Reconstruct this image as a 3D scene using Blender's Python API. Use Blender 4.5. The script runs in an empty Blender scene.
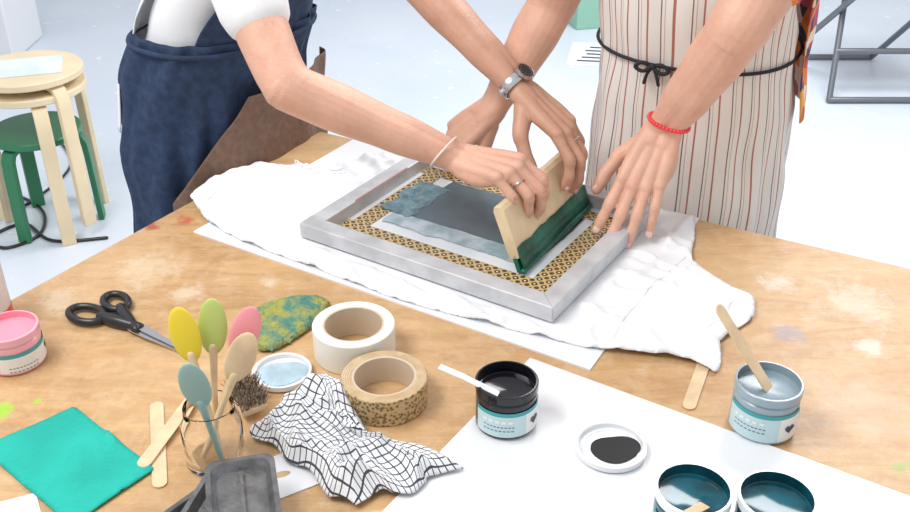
import bpy, math, random
from mathutils import Vector as V, Matrix, noise
random.seed(4)
S=bpy.context.scene
try:
    S.view_settings.view_transform='Standard'
except Exception: pass
TZ=0.85
# ---------------------------------------------------------------- materials
def new_mat(name):
    m=bpy.data.materials.new(name); m.use_nodes=True
    nt=m.node_tree; b=nt.nodes['Principled BSDF']
    return m,nt,b
def mat(name,col,rough=.5,metal=0,var=.0,vscale=8,bump=0,bscale=60,sss=0,trans=0,col2=None,vdetail=4,coat=0,ior=None):
    m,nt,b=new_mat(name)
    b.inputs['Base Color'].default_value=(*col,1)
    b.inputs['Roughness'].default_value=rough
    b.inputs['Metallic'].default_value=metal
    if trans: b.inputs['Transmission Weight'].default_value=trans
    if ior: b.inputs['IOR'].default_value=ior
    if coat: b.inputs['Coat Weight'].default_value=coat
    if sss:
        b.inputs['Subsurface Weight'].default_value=sss
        b.inputs['Subsurface Radius'].default_value=(.01,.004,.002)
    tc=nt.nodes.new('ShaderNodeTexCoord')
    if var or col2:
        n=nt.nodes.new('ShaderNodeTexNoise'); n.inputs['Scale'].default_value=vscale; n.inputs['Detail'].default_value=vdetail
        nt.links.new(tc.outputs['Object'],n.inputs['Vector'])
        r=nt.nodes.new('ShaderNodeValToRGB')
        c2=col2 if col2 else tuple(min(1,c*(1+var)) for c in col)
        c1=col if col2 else tuple(c*(1-var) for c in col)
        r.color_ramp.elements[0].position=.38; r.color_ramp.elements[1].position=.62
        r.color_ramp.elements[0].color=(*c1,1); r.color_ramp.elements[1].color=(*c2,1)
        nt.links.new(n.outputs['Fac'],r.inputs['Fac']); nt.links.new(r.outputs['Color'],b.inputs['Base Color'])
    if bump:
        n2=nt.nodes.new('ShaderNodeTexNoise'); n2.inputs['Scale'].default_value=bscale; n2.inputs['Detail'].default_value=5
        nt.links.new(tc.outputs['Object'],n2.inputs['Vector'])
        bp=nt.nodes.new('ShaderNodeBump'); bp.inputs['Strength'].default_value=bump; bp.inputs['Distance'].default_value=.01
        nt.links.new(n2.outputs['Fac'],bp.inputs['Height']); nt.links.new(bp.outputs['Normal'],b.inputs['Normal'])
    return m
def math_node(nt,op,a,b=None,c=None):
    n=nt.nodes.new('ShaderNodeMath'); n.operation=op
    for i,x in enumerate((a,b,c)):
        if x is None: continue
        if isinstance(x,(int,float)): n.inputs[i].default_value=x
        else: nt.links.new(x,n.inputs[i])
    return n.outputs[0]
def mix(nt,f,a,b):
    n=nt.nodes.new('ShaderNodeMix'); n.data_type='RGBA'
    if isinstance(f,(int,float)): n.inputs[0].default_value=f
    else: nt.links.new(f,n.inputs[0])
    for i,x in ((6,a),(7,b)):
        if isinstance(x,tuple): n.inputs[i].default_value=(*x,1)
        else: nt.links.new(x,n.inputs[i])
    return n.outputs[2]
def tex(nt,vec,scale,detail=4,dist=0,rough=.5):
    n=nt.nodes.new('ShaderNodeTexNoise'); n.inputs['Scale'].default_value=scale; n.inputs['Detail'].default_value=detail
    n.inputs['Distortion'].default_value=dist; n.inputs['Roughness'].default_value=rough
    nt.links.new(vec,n.inputs['Vector']); return n.outputs['Fac']
def ramp(nt,f,a,b):
    n=nt.nodes.new('ShaderNodeMapRange'); n.inputs[1].default_value=a; n.inputs[2].default_value=b
    nt.links.new(f,n.inputs[0]); return n.outputs[0]
def wood_top():
    m,nt,b=new_mat('worn_wood')
    tc=nt.nodes.new('ShaderNodeTexCoord'); ob=tc.outputs['Object']
    mp=nt.nodes.new('ShaderNodeMapping'); mp.inputs['Rotation'].default_value=(0,0,math.radians(30)); mp.inputs['Scale'].default_value=(2.2,10,1)
    nt.links.new(ob,mp.inputs['Vector'])
    grain=ramp(nt,tex(nt,mp.outputs[0],3.2,10,.7,.72),.32,.68)
    big=ramp(nt,tex(nt,ob,3.0,4,.3),.35,.7)
    c=mix(nt,grain,(.40,.205,.08),(.64,.39,.175))
    c=mix(nt,math_node(nt,'MULTIPLY',big,.4),c,(.70,.49,.27))
    mott=ramp(nt,tex(nt,ob,26,9,.4,.8),.46,.66)
    c=mix(nt,math_node(nt,'MULTIPLY',mott,.32),c,(.78,.62,.42))
    sc=ramp(nt,tex(nt,ob,13,10,.2,.85),.59,.70)
    c=mix(nt,math_node(nt,'MULTIPLY',sc,.42),c,(.82,.75,.64))
    for ang,off in ((-35,.66),(35,.67),(78,.675),(-62,.68)):
        mp2=nt.nodes.new('ShaderNodeMapping'); mp2.inputs['Rotation'].default_value=(0,0,math.radians(ang)); mp2.inputs['Location'].default_value=(ang*.37,ang*.11,0); mp2.inputs['Scale'].default_value=(3.2,75,1)
        nt.links.new(ob,mp2.inputs['Vector'])
        sc2=ramp(nt,tex(nt,mp2.outputs[0],2.0,5,.6,.65),off,off+.07)
        c=mix(nt,math_node(nt,'MULTIPLY',sc2,.40),c,(.86,.80,.70))
    dk=ramp(nt,tex(nt,ob,55,6,.3,.7),.66,.74)
    c=mix(nt,math_node(nt,'MULTIPLY',dk,.5),c,(.19,.10,.05))
    wob=tex(nt,ob,30,7,.5,.75)
    sep=nt.nodes.new('ShaderNodeSeparateXYZ'); nt.links.new(ob,sep.inputs[0])
    for x,y,r,col,st in [(-.535,1.545,.014,(.45,.07,.05),.8),(-.48,1.565,.022,(.5,.09,.06),.75),(-.60,1.04,.018,(.35,.65,.05),.9),(-.56,1.06,.008,(.35,.65,.05),.9),
                         (.49,1.22,.03,(.25,.26,.34),.6),(.62,1.30,.07,(.74,.66,.56),.4),(.55,1.05,.08,(.62,.42,.30),.35),(.55,.93,.016,(.25,.45,.08),.6),(-.5,1.40,.06,(.80,.70,.55),.35),
                         (.70,1.12,.05,(.75,.72,.66),.4),(-.42,1.33,.03,(.82,.74,.60),.4),(.60,.88,.02,(.20,.50,.10),.7),(.57,.90,.01,(.20,.50,.10),.7),(.52,1.36,.035,(.8,.78,.72),.45),
                         (-.30,1.36,.02,(.83,.76,.64),.45),(.60,1.18,.03,(.82,.78,.70),.45),(.47,1.08,.02,(.30,.18,.12),.4),(-.62,1.30,.04,(.82,.75,.62),.35)]:
        dx=math_node(nt,'SUBTRACT',sep.outputs[0],x); dy=math_node(nt,'SUBTRACT',sep.outputs[1],y)
        d=math_node(nt,'SQRT',math_node(nt,'ADD',math_node(nt,'MULTIPLY',dx,dx),math_node(nt,'MULTIPLY',dy,dy)))
        d=math_node(nt,'ADD',d,math_node(nt,'MULTIPLY',math_node(nt,'SUBTRACT',wob,.5),r*3.4))
        f=ramp(nt,d,r,r*.35)
        c=mix(nt,math_node(nt,'MULTIPLY',f,st),c,col)
    nt.links.new(c,b.inputs['Base Color']); b.inputs['Roughness'].default_value=.40
    bp=nt.nodes.new('ShaderNodeBump'); bp.inputs['Strength'].default_value=.15; bp.inputs['Distance'].default_value=.003
    nt.links.new(grain,bp.inputs['Height']); nt.links.new(bp.outputs['Normal'],b.inputs['Normal'])
    return m
def uv_sep(nt):
    uv=nt.nodes.new('ShaderNodeUVMap'); s=nt.nodes.new('ShaderNodeSeparateXYZ'); nt.links.new(uv.outputs[0],s.inputs[0]); return s.outputs[0],s.outputs[1]
def stripe(nt,u,period,off,width):
    f=math_node(nt,'FRACT',math_node(nt,'DIVIDE',math_node(nt,'ADD',u,off+10*period),period))
    return math_node(nt,'LESS_THAN',f,width/period)
def check_mat():
    m,nt,b=new_mat('checked_cloth'); u,v=uv_sep(nt)
    a=stripe(nt,u,.0078,0,.0014); c=stripe(nt,v,.0078,0,.0014)
    nt.links.new(mix(nt,math_node(nt,'MAXIMUM',a,c),(.84,.85,.87),(.06,.065,.085)),b.inputs['Base Color']); b.inputs['Roughness'].default_value=.9
    return m
def stripe_mat():
    m,nt,b=new_mat('striped_canvas'); u,v=uv_sep(nt)
    c=mix(nt,stripe(nt,u,.036,0,.0028),(.82,.78,.73),(.45,.16,.12))
    c=mix(nt,stripe(nt,u,.036,.0195,.0018),c,(.20,.14,.15))
    c=mix(nt,stripe(nt,u,.036,.0245,.0012),c,(.60,.40,.34))
    nt.links.new(c,b.inputs['Base Color']); b.inputs['Roughness'].default_value=.9
    return m
def pattern_tape():
    m,nt,b=new_mat('gold_pattern_tape')
    u,v=uv_sep(nt); p=.017
    k=2*math.pi/p
    cu=math_node(nt,'COSINE',math_node(nt,'MULTIPLY',u,k)); cv=math_node(nt,'COSINE',math_node(nt,'MULTIPLY',v,k))
    x=math_node(nt,'ADD',cu,cv)
    f=math_node(nt,'GREATER_THAN',x,.60)
    g=math_node(nt,'LESS_THAN',x,-1.0)
    h=math_node(nt,'GREATER_THAN',x,1.75)
    c=mix(nt,f,(.60,.44,.20),(.06,.035,.02)); c=mix(nt,g,c,(.10,.06,.03)); c=mix(nt,h,c,(.85,.72,.45))
    nt.links.new(c,b.inputs['Base Color']); b.inputs['Roughness'].default_value=.35
    return m
def print_tape():
    m,nt,b=new_mat('printed_brown_tape'); tc=nt.nodes.new('ShaderNodeTexCoord')
    vo=nt.nodes.new('ShaderNodeTexVoronoi'); vo.inputs['Scale'].default_value=210; nt.links.new(tc.outputs['Object'],vo.inputs['Vector'])
    f=ramp(nt,vo.outputs['Distance'],.35,.55)
    nt.links.new(mix(nt,f,(.22,.13,.05),(.58,.43,.23)),b.inputs['Base Color']); b.inputs['Roughness'].default_value=.35
    return m
def color_pattern():
    m,nt,b=new_mat('patterned_fabric'); tc=nt.nodes.new('ShaderNodeTexCoord')
    vo=nt.nodes.new('ShaderNodeTexVoronoi'); vo.inputs['Scale'].default_value=34; nt.links.new(tc.outputs['Object'],vo.inputs['Vector'])
    r=nt.nodes.new('ShaderNodeValToRGB'); r.color_ramp.interpolation='CONSTANT'
    cols=[(0,(.8,.22,.04)),(.3,(.9,.75,.6)),(.5,(.05,.05,.12)),(.65,(.85,.4,.05)),(.82,(.55,.1,.15))]
    while len(r.color_ramp.elements)<len(cols): r.color_ramp.elements.new(.5)
    for e,(p,c) in zip(r.color_ramp.elements,cols): e.position=p; e.color=(*c,1)
    s=nt.nodes.new('ShaderNodeSeparateXYZ'); nt.links.new(vo.outputs['Color'],s.inputs[0]); nt.links.new(s.outputs[0],r.inputs[0])
    nt.links.new(r.outputs[0],b.inputs['Base Color']); b.inputs['Roughness'].default_value=.85
    return m
def floor_mat():
    m,nt,b=new_mat('floor_paint'); tc=nt.nodes.new('ShaderNodeTexCoord'); ob=tc.outputs['Object']
    n=ramp(nt,tex(nt,ob,1.3,4,.3),.3,.7); c=mix(nt,n,(.63,.70,.79),(.72,.77,.85))
    sp=ramp(nt,tex(nt,ob,17,2,0,.5),.69,.71); c=mix(nt,math_node(nt,'MULTIPLY',sp,.7),c,(.93,.94,.96))
    s2=ramp(nt,tex(nt,ob,9,6,1,.6),.66,.70); c=mix(nt,math_node(nt,'MULTIPLY',s2,.3),c,(.46,.53,.62))
    nt.links.new(c,b.inputs['Base Color']); b.inputs['Roughness'].default_value=.35
    return m
def skin_mat(name,base,red):
    m,nt,b=new_mat(name); tc=nt.nodes.new('ShaderNodeTexCoord'); ob=tc.outputs['Object']
    n=ramp(nt,tex(nt,ob,20,4,.3),.35,.65); c=mix(nt,n,tuple(x*.93 for x in base),tuple(min(1,x*1.06) for x in base))
    n3=ramp(nt,tex(nt,ob,45,3,.5),.55,.75); c=mix(nt,math_node(nt,'MULTIPLY',n3,.45),c,red)
    nt.links.new(c,b.inputs['Base Color']); b.inputs['Roughness'].default_value=.48
    b.inputs['Subsurface Weight'].default_value=.08; b.inputs['Subsurface Radius'].default_value=(.01,.004,.002)
    # fine skin creases running across the limbs
    w1=tex(nt,ob,240,4,.3); vo=nt.nodes.new('ShaderNodeTexVoronoi'); vo.inputs['Scale'].default_value=420; nt.links.new(ob,vo.inputs['Vector'])
    h=math_node(nt,'ADD',w1,math_node(nt,'MULTIPLY',vo.outputs['Distance'],.4))
    bp=nt.nodes.new('ShaderNodeBump'); bp.inputs['Strength'].default_value=.16; bp.inputs['Distance'].default_value=.006
    nt.links.new(h,bp.inputs['Height']); nt.links.new(bp.outputs['Normal'],b.inputs['Normal'])
    return m
M={}
M['wood']=wood_top(); M['floor']=floor_mat(); M['check']=check_mat(); M['stripe']=stripe_mat(); M['ptape']=pattern_tape(); M['fab']=color_pattern(); M['btape_side']=print_tape()
M['skinB']=skin_mat('skin_fair',(.73,.42,.30),(.70,.30,.22))
M['skinC']=skin_mat('skin_tan',(.57,.31,.21),(.52,.22,.15))
M['crease']=mat('skin_crease',(.50,.22,.15),.6)
M['nail']=mat('nail',(.84,.56,.48),.25)
M['white_cloth']=mat('white_cotton',(.84,.85,.87),.9,var=.02,bump=.22,bscale=22)
M['denim']=mat('navy_denim',(.022,.042,.095),.9,var=.2,vscale=60,bump=.08,bscale=150)
M['brown']=mat('brown_canvas',(.19,.115,.08),.9,var=.12,vscale=80,bump=.25,bscale=90)
M['black']=mat('black_fabric',(.02,.02,.025),.8)
M['hair']=mat('brown_hair',(.09,.05,.03),.6,bump=.5,bscale=90)
M['hair2']=mat('dark_hair',(.03,.02,.02),.6,bump=.5,bscale=90)
M['plastic_black']=mat('black_plastic',(.02,.02,.022),.3)
M['steel']=mat('steel',(.6,.6,.62),.25,1)
M['alu']=mat('grey_frame_paint',(.57,.58,.60),.45,.2,var=.12,vscale=18,bump=.1)
M['screen']=mat('screen_fabric',(.66,.74,.80),.45,col2=(.80,.83,.85),vscale=10)
M['ink_grey']=mat('slate_ink',(.085,.125,.150),.4,var=.18,vscale=14)
M['ink_blue']=mat('bluegrey_ink',(.13,.24,.28),.4,var=.3,vscale=45,bump=.5,bscale=60)
M['ink_haze']=mat('pale_ink_haze',(.26,.38,.43),.4,col2=(.54,.64,.70),vscale=26,vdetail=8)
M['ink_green']=mat('green_ink',(.004,.11,.075),.3,var=.35,vscale=25,bump=.25,bscale=50)
M['lightwood']=mat('light_wood',(.76,.60,.38),.5,var=.12,vscale=20)
M['birch']=mat('birch_wood',(.80,.65,.43),.45,var=.06,vscale=6)
M['stickwood']=mat('stick_wood',(.74,.55,.34),.6,var=.1,vscale=30)
M['green_paint']=mat('green_paint',(.03,.20,.09),.4)
M['paper']=mat('white_card',(.84,.85,.88),.6)
M['gloss_white']=mat('glossy_white_sheet',(.83,.84,.86),.15)
M['tapewhite']=mat('cream_tape',(.84,.81,.72),.5,var=.02)
M['tapein']=mat('cardboard_core',(.60,.50,.38),.8)
M['brown_tape']=mat('brown_tape',(.50,.35,.19),.35,col2=(.60,.44,.26),vscale=60)
M['red_cord']=mat('red_bead',(.85,.06,.07),.35)
M['redline']=mat('faded_red_line',(.55,.22,.20),.5)
M['beige_cord']=mat('beige_cord',(.75,.70,.62),.6)
M['teal_cloth']=mat('teal_felt',(.01,.42,.34),.85,var=.10,vscale=9,bump=.3,bscale=150)
M['sponge']=mat('sponge',(.44,.44,.10),.95,col2=(.10,.29,.24),vscale=48,bump=1,bscale=160,vdetail=14)
M['pink']=mat('pink_ink',(.90,.33,.43),.3)
M['pinkjar']=mat('pink_plastic',(.88,.45,.52),.25)
M['jar_clear']=mat('clear_plastic',(.80,.84,.86),.12)
M['ink_black']=mat('black_ink',(.004,.004,.008),.12)
M['ink_black_dry']=mat('black_ink_film',(.004,.004,.006),.55)
M['ink_teal']=mat('teal_ink',(.0,.07,.10),.1,var=.4,vscale=30)
M['teal_wall']=mat('teal_jar_wall',(.01,.12,.16),.12)
M['ink_lgrey']=mat('grey_blue_ink',(.25,.33,.38),.2,var=.1,vscale=30)
M['lgrey_wall']=mat('grey_jar_wall',(.32,.41,.46),.15)
M['black_wall']=mat('dark_jar_wall',(.012,.012,.018),.1)
M['label']=mat('jar_label',(.55,.72,.75),.4)
M['label2']=mat('label_white',(.84,.84,.82),.4)
M['heart']=mat('dark_print',(.05,.06,.09),.5)
M['teal_print']=mat('teal_print',(.05,.36,.38),.5)
M['yellow']=mat('yellow_paint',(.82,.62,.03),.35); M['lime']=mat('lime_paint',(.50,.60,.16),.35)
M['rose']=mat('rose_paint',(.90,.33,.36),.35); M['sage']=mat('sage_paint',(.30,.47,.44),.4)
M['glass']=mat('glass',(1,1,1),.0,trans=1.0,ior=1.12)
M['dark_tray']=mat('dark_grey_metal',(.17,.17,.175),.30,.5,var=.3,vscale=30,bump=.2,bscale=120)
M['bristle']=mat('bristle',(.10,.065,.04),.8,col2=(.42,.33,.24),vscale=160)
M['orange']=mat('orange_label',(.85,.12,.04),.4)
M['bottle']=mat('white_bottle',(.86,.86,.87),.3)
M['wall']=mat('wall_paint',(.80,.81,.83),.8); M['grey_metal']=mat('grey_metal',(.20,.21,.23),.4,.6)
M['mint']=mat('mint_paint',(.30,.55,.43),.6); M['shoe']=mat('shoe',(.08,.07,.07),.6); M['trouser']=mat('dark_trouser',(.03,.035,.05),.9)
M['eye']=mat('eye_white',(.9,.9,.9),.2); M['iris']=mat('iris',(.08,.05,.03),.2); M['lip']=mat('lip',(.6,.22,.2),.5)
M['bluelid']=mat('bluegrey_film',(.42,.56,.64),.25,var=.12,vscale=40)
# ---------------------------------------------------------------- geometry
class G:
    def __init__(s): s.v=[];s.f=[];s.m=[];s.uv=None
    def face(s,f,mi=0): s.f.append(f); s.m.append(mi)
def tube(g,pts,rad,seg=16,sub=4,mi=0,cap=True,sx=1,up=None,catmull=True):
    P=[V(p) for p in pts]; n=len(P)
    if isinstance(rad,(int,float)): rad=[rad]*n
    Q=[];R=[]
    for i in range(n-1):
        p0=P[max(i-1,0)];p1=P[i];p2=P[i+1];p3=P[min(i+2,n-1)]
        for k in range(sub):
            t=k/sub
            if catmull and n>2:
                q=.5*((2*p1)+(p2-p0)*t+(2*p0-5*p1+4*p2-p3)*t*t+(3*p1-p0-3*p2+p3)*t**3)
            else: q=p1.lerp(p2,t)
            tt=t*t*(3-2*t) if n>2 else t
            Q.append(q);R.append(rad[i]*(1-tt)+rad[i+1]*tt)
    Q.append(P[-1]);R.append(rad[-1])
    if cap:
        d0=(Q[1]-Q[0]).normalized(); d1=(Q[-1]-Q[-2]).normalized()
        pre=[];pr=[];po=[];por=[]
        for a in (80,55,28):
            an=math.radians(a)
            pre.append(Q[0]-d0*R[0]*math.sin(an)); pr.append(R[0]*math.cos(an))
        for a in (28,55,80):
            an=math.radians(a)
            po.append(Q[-1]+d1*R[-1]*math.sin(an)); por.append(R[-1]*math.cos(an))
        Q=pre+Q+po; R=pr+R+por
    T=[(Q[min(i+1,len(Q)-1)]-Q[max(i-1,0)]).normalized() for i in range(len(Q))]
    u=V(up) if up is not None else (V((0,0,1)) if abs(T[0].z)<.9 else V((1,0,0)))
    b0=len(g.v)
    for q,r,t in zip(Q,R,T):
        u=(u-t*u.dot(t)).normalized(); w=t.cross(u)
        for k in range(seg):
            a=2*math.pi*k/seg
            g.v.append(q+u*(r*math.cos(a))+w*(r*sx*math.sin(a)))
    L=len(Q)
    for i in range(L-1):
        for k in range(seg):
            g.face([b0+i*seg+k,b0+i*seg+(k+1)%seg,b0+(i+1)*seg+(k+1)%seg,b0+(i+1)*seg+k],mi)
    g.face([b0+k for k in range(seg)][::-1],mi); g.face([b0+(L-1)*seg+k for k in range(seg)],mi)
def ell(g,c,ax,seg=20,rings=12,mi=0):
    c=V(c); ax=[V(a) for a in ax]; b0=len(g.v)
    g.v.append(c+ax[2])
    for i in range(1,rings):
        p=math.pi*i/rings
        for k in range(seg):
            a=2*math.pi*k/seg
            g.v.append(c+ax[0]*(math.sin(p)*math.cos(a))+ax[1]*(math.sin(p)*math.sin(a))+ax[2]*math.cos(p))
    g.v.append(c-ax[2]); e=len(g.v)-1
    for k in range(seg):
        g.face([b0,b0+1+k,b0+1+(k+1)%seg],mi); g.face([e,e-seg+(k+1)%seg,e-seg+k],mi)
    for i in range(rings-2):
        for k in range(seg):
            a=b0+1+i*seg
            g.face([a+k,a+seg+k,a+seg+(k+1)%seg,a+(k+1)%seg],mi)
def torus(g,c,U,W,a,b,r,seg=40,rs=10,mi=0,sq=1.0):
    c=V(c);U=V(U).normalized();W=V(W);W=(W-U*W.dot(U)).normalized();N=U.cross(W);b0=len(g.v)
    for i in range(seg):
        t=2*math.pi*i/seg
        p=c+U*a*math.cos(t)+W*b*math.sin(t); o=(U*math.cos(t)*b+W*math.sin(t)*a).normalized()
        for k in range(rs):
            s=2*math.pi*k/rs; g.v.append(p+o*r*math.cos(s)+N*r*sq*math.sin(s))
    for i in range(seg):
        for k in range(rs):
            j=(i+1)%seg; l=(k+1)%rs
            g.face([b0+i*rs+k,b0+j*rs+k,b0+j*rs+l,b0+i*rs+l],mi)
def box(g,c,X,Y,Z,mi=0):
    c=V(c);X=V(X);Y=V(Y);Z=V(Z);b=len(g.v)
    for s in ((-1,-1,-1),(1,-1,-1),(1,1,-1),(-1,1,-1),(-1,-1,1),(1,-1,1),(1,1,1),(-1,1,1)):
        g.v.append(c+X*s[0]+Y*s[1]+Z*s[2])
    for f in ((0,3,2,1),(4,5,6,7),(0,1,5,4),(1,2,6,5),(2,3,7,6),(3,0,4,7)): g.face([b+i for i in f],mi)
def prism(g,pts,z0,z1,mi=0,mtop=None):
    b=len(g.v);n=len(pts)
    for p in pts: g.v.append(V((p[0],p[1],z0)))
    for p in pts: g.v.append(V((p[0],p[1],z1)))
    g.face([b+i for i in range(n)][::-1],mi); g.face([b+n+i for i in range(n)],mi if mtop is None else mtop)
    for i in range(n): g.face([b+i,b+(i+1)%n,b+n+(i+1)%n,b+n+i],mi)
def lathe(g,c,prof,mis=None,seg=48):
    c=V(c);b=len(g.v)
    for r,z in prof:
        for k in range(seg):
            a=2*math.pi*k/seg; g.v.append(c+V((r*math.cos(a),r*math.sin(a),z)))
    for i in range(len(prof)-1):
        for k in range(seg):
            g.face([b+i*seg+k,b+i*seg+(k+1)%seg,b+(i+1)*seg+(k+1)%seg,b+(i+1)*seg+k],mis[i] if mis else 0)
def strip(g,pts,wd,w,t,mi=0):
    """bent flat bar: path pts, width direction wd, width w, thickness t"""
    P=[V(p) for p in pts]; wd=V(wd).normalized(); b=len(g.v)
    for i,p in enumerate(P):
        tg=(P[min(i+1,len(P)-1)]-P[max(i-1,0)]).normalized(); n=tg.cross(wd).normalized(); w2=n.cross(tg).normalized()
        for a,c in ((-1,-1),(1,-1),(1,1),(-1,1)): g.v.append(p+w2*a*w/2+n*c*t/2)
    for i in range(len(P)-1):
        for k in range(4): g.face([b+i*4+k,b+i*4+(k+1)%4,b+i*4+4+(k+1)%4,b+i*4+4+k],mi)
    g.face([b+3,b+2,b+1,b],mi); e=b+(len(P)-1)*4; g.face([e,e+1,e+2,e+3],mi)
def obj(g,name,mats,smooth=True,bevel=0,sub=0,angle=None,solid=0,solid_off=-1):
    me=bpy.data.meshes.new(name); me.from_pydata([tuple(p) for p in g.v],[],g.f)
    if not isinstance(mats,(list,tuple)): mats=[mats]
    for m in mats: me.materials.append(M[m] if isinstance(m,str) else m)
    for p,mi in zip(me.polygons,g.m): p.material_index=mi; p.use_smooth=smooth
    if g.uv:
        ul=me.uv_layers.new(name='UVMap')
        for l in me.loops: ul.data[l.index].uv=g.uv[l.vertex_index]
    o=bpy.data.objects.new(name,me); S.collection.objects.link(o)
    if solid:
        md=o.modifiers.new('s','SOLIDIFY'); md.thickness=solid; md.offset=solid_off
    if bevel:
        md=o.modifiers.new('b','BEVEL'); md.width=bevel; md.segments=3; md.limit_method='ANGLE'; md.angle_limit=math.radians(35)
    if sub:
        md=o.modifiers.new('u','SUBSURF'); md.levels=sub; md.render_levels=sub
    if angle is not None and smooth:
        try:
            me.set_sharp_from_angle(angle=math.radians(angle))
        except Exception: pass
    return o
def fused(g,name,m,voxel=.004,smooth=5):
    o=obj(g,name,m); r=o.modifiers.new('r','REMESH'); r.mode='VOXEL'; r.voxel_size=voxel; r.use_smooth_shade=True
    s=o.modifiers.new('s','SMOOTH'); s.factor=.5; s.iterations=smooth
    dg=bpy.context.evaluated_depsgraph_get(); dg.update()
    me=bpy.data.meshes.new_from_object(o.evaluated_get(dg))
    o.modifiers.clear(); o.data=me
    if not me.materials: me.materials.append(M[m])
    for p in me.polygons: p.use_smooth=True; p.material_index=0
    return o
def group(name,loc,parts):
    e=bpy.data.objects.new(name,None); e.empty_display_size=.05; e.location=loc; S.collection.objects.link(e)
    for p in parts:
        p.parent=e; p.matrix_parent_inverse=Matrix.Translation(-V(loc))
    return e
def inside(p,poly):
    x,y=p;c=False;n=len(poly)
    for i in range(n):
        x1,y1=poly[i];x2,y2=poly[i-1]
        if (y1>y)!=(y2>y) and x<(x2-x1)*(y-y1)/(y2-y1)+x1: c=not c
    return c
def nearest(p,poly):
    best=None;bd=9
    P=V((p[0],p[1]))
    for i in range(len(poly)):
        a=V(poly[i-1]);b=V(poly[i]);d=b-a;t=max(0,min(1,(P-a).dot(d)/max(d.dot(d),1e-9)));q=a+d*t
        if (q-P).length<bd: bd=(q-P).length;best=q
    return best,bd
def smooth_poly(poly,k=4):
    n=len(poly);out=[]
    for i in range(n):
        p0=V(poly[i-1]);p1=V(poly[i]);p2=V(poly[(i+1)%n]);p3=V(poly[(i+2)%n])
        for j in range(k):
            t=j/k; q=.5*((2*p1)+(p2-p0)*t+(2*p0-5*p1+4*p2-p3)*t*t+(3*p1-p0-3*p2+p3)*t**3); q2=p1.lerp(p2,t); q=q*.5+q2*.5; out.append((q.x,q.y))
    return out
def field(poly,cell,zf):
    g=G(); xs=[p[0] for p in poly];ys=[p[1] for p in poly]
    x0=min(xs)-cell;y0=min(ys)-cell;nx=int((max(xs)-x0)/cell)+2;ny=int((max(ys)-y0)/cell)+2
    idx={}
    def vid(i,j):
        if (i,j) in idx: return idx[(i,j)]
        p=(x0+i*cell,y0+j*cell); q,d=nearest(p,poly)
        if d<cell*.75 or not inside(p,poly): p=(q.x,q.y); d=0
        g.v.append(V((p[0],p[1],zf(p[0],p[1],d)))); idx[(i,j)]=len(g.v)-1; return idx[(i,j)]
    for i in range(nx):
        for j in range(ny):
            if inside((x0+(i+.5)*cell,y0+(j+.5)*cell),poly):
                g.face([vid(i,j),vid(i+1,j),vid(i+1,j+1),vid(i,j+1)])
    return g
def nz(x,y,s,o=0): return noise.noise(V((x*s,y*s,o)))
def ridge(x,y,s,o=0):
    a=min(1,abs(nz(x,y,s,o))*2.4); a=math.sqrt(a*a+.02)-.14
    return max(0,1-a)
# ---------------------------------------------------------------- room
g=G(); prism(g,[(-5,-2),(6,-2),(6,8),(-5,8)],-.1,0); obj(g,'floor','floor',False)
g=G(); prism(g,[(-5,8),(6,8),(6,8.1),(-5,8.1)],0,3.4); obj(g,'wall_back','wall',False)
g=G(); prism(g,[(-5.1,-2),(-5,-2),(-5,8.1),(-5.1,8.1)],0,3.4); obj(g,'wall_left','wall',False)
g=G(); prism(g,[(-2.62,4.8),(-2.20,4.8),(-2.20,5.2),(-2.62,5.2)],0,3.4); obj(g,'pillar','wall',False,bevel=.01)
# ---------------------------------------------------------------- table
C=V((-.287,1.967)); L=V((-.526,-.851)); K=V((.878,-.478))
tp=[C,C+L*1.25,C+L*1.25+K*2.4,C+K*2.4]
g=G(); prism(g,[tuple(p) for p in tp],TZ-.03,TZ); top=obj(g,'tabletop','wood',False,bevel=.004)
g=G()
for a,b in ((.1,.1),(1.15,.1),(1.15,2.3),(.1,2.3)):
    p=C+L*a+K*b; box(g,(p.x,p.y,.41),(.03,0,0),(0,.03,0),(0,0,.41))
legs=obj(g,'table_legs','lightwood',False,bevel=.004)
g=G()
for a,b in (((.1,.1),(.1,2.3)),((1.15,.1),(1.15,2.3)),((.1,.1),(1.15,.1)),((.1,2.3),(1.15,2.3))):
    p=C+L*a[0]+K*a[1];q=C+L*b[0]+K*b[1]; strip(g,[(p.x,p.y,.775),(q.x,q.y,.775)],(0,0,1),.08,.022)
apr=obj(g,'table_rails','lightwood',False)
group('work_table',(C.x,C.y,0),[top,legs,apr])
# ---------------------------------------------------------------- board + shirt + frame
FC=V((.046,1.528)); A2=V((.8425,-.5387)); B2=V((.5387,.8425))
def fp(a,b): p=FC+A2*a+B2*b; return (p.x,p.y)
g=G(); prism(g,[(-.456,1.522),(.189,1.125),(.436,1.572),(-.21,1.92)],TZ,TZ+.003); obj(g,'printing_board','paper',False)
out=[(-.492,1.655),(-.475,1.70),(-.450,1.740),(-.41,1.770),(-.383,1.800),(-.345,1.785),(-.306,1.79),(-.26,1.775),(-.217,1.80),(-.12,1.85),(-.03,1.81),(.15,1.72),(.37,1.60),(.425,1.575),(.41,1.49),(.392,1.425),(.428,1.35),(.462,1.298),(.450,1.252),(.41,1.215),(.385,1.19),(.378,1.15),(.364,1.114),(.333,1.144),(.267,1.160),(.196,1.172),(.05,1.235),(-.086,1.300),(-.22,1.39),(-.352,1.475),(-.43,1.545),(-.464,1.60)]
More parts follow.
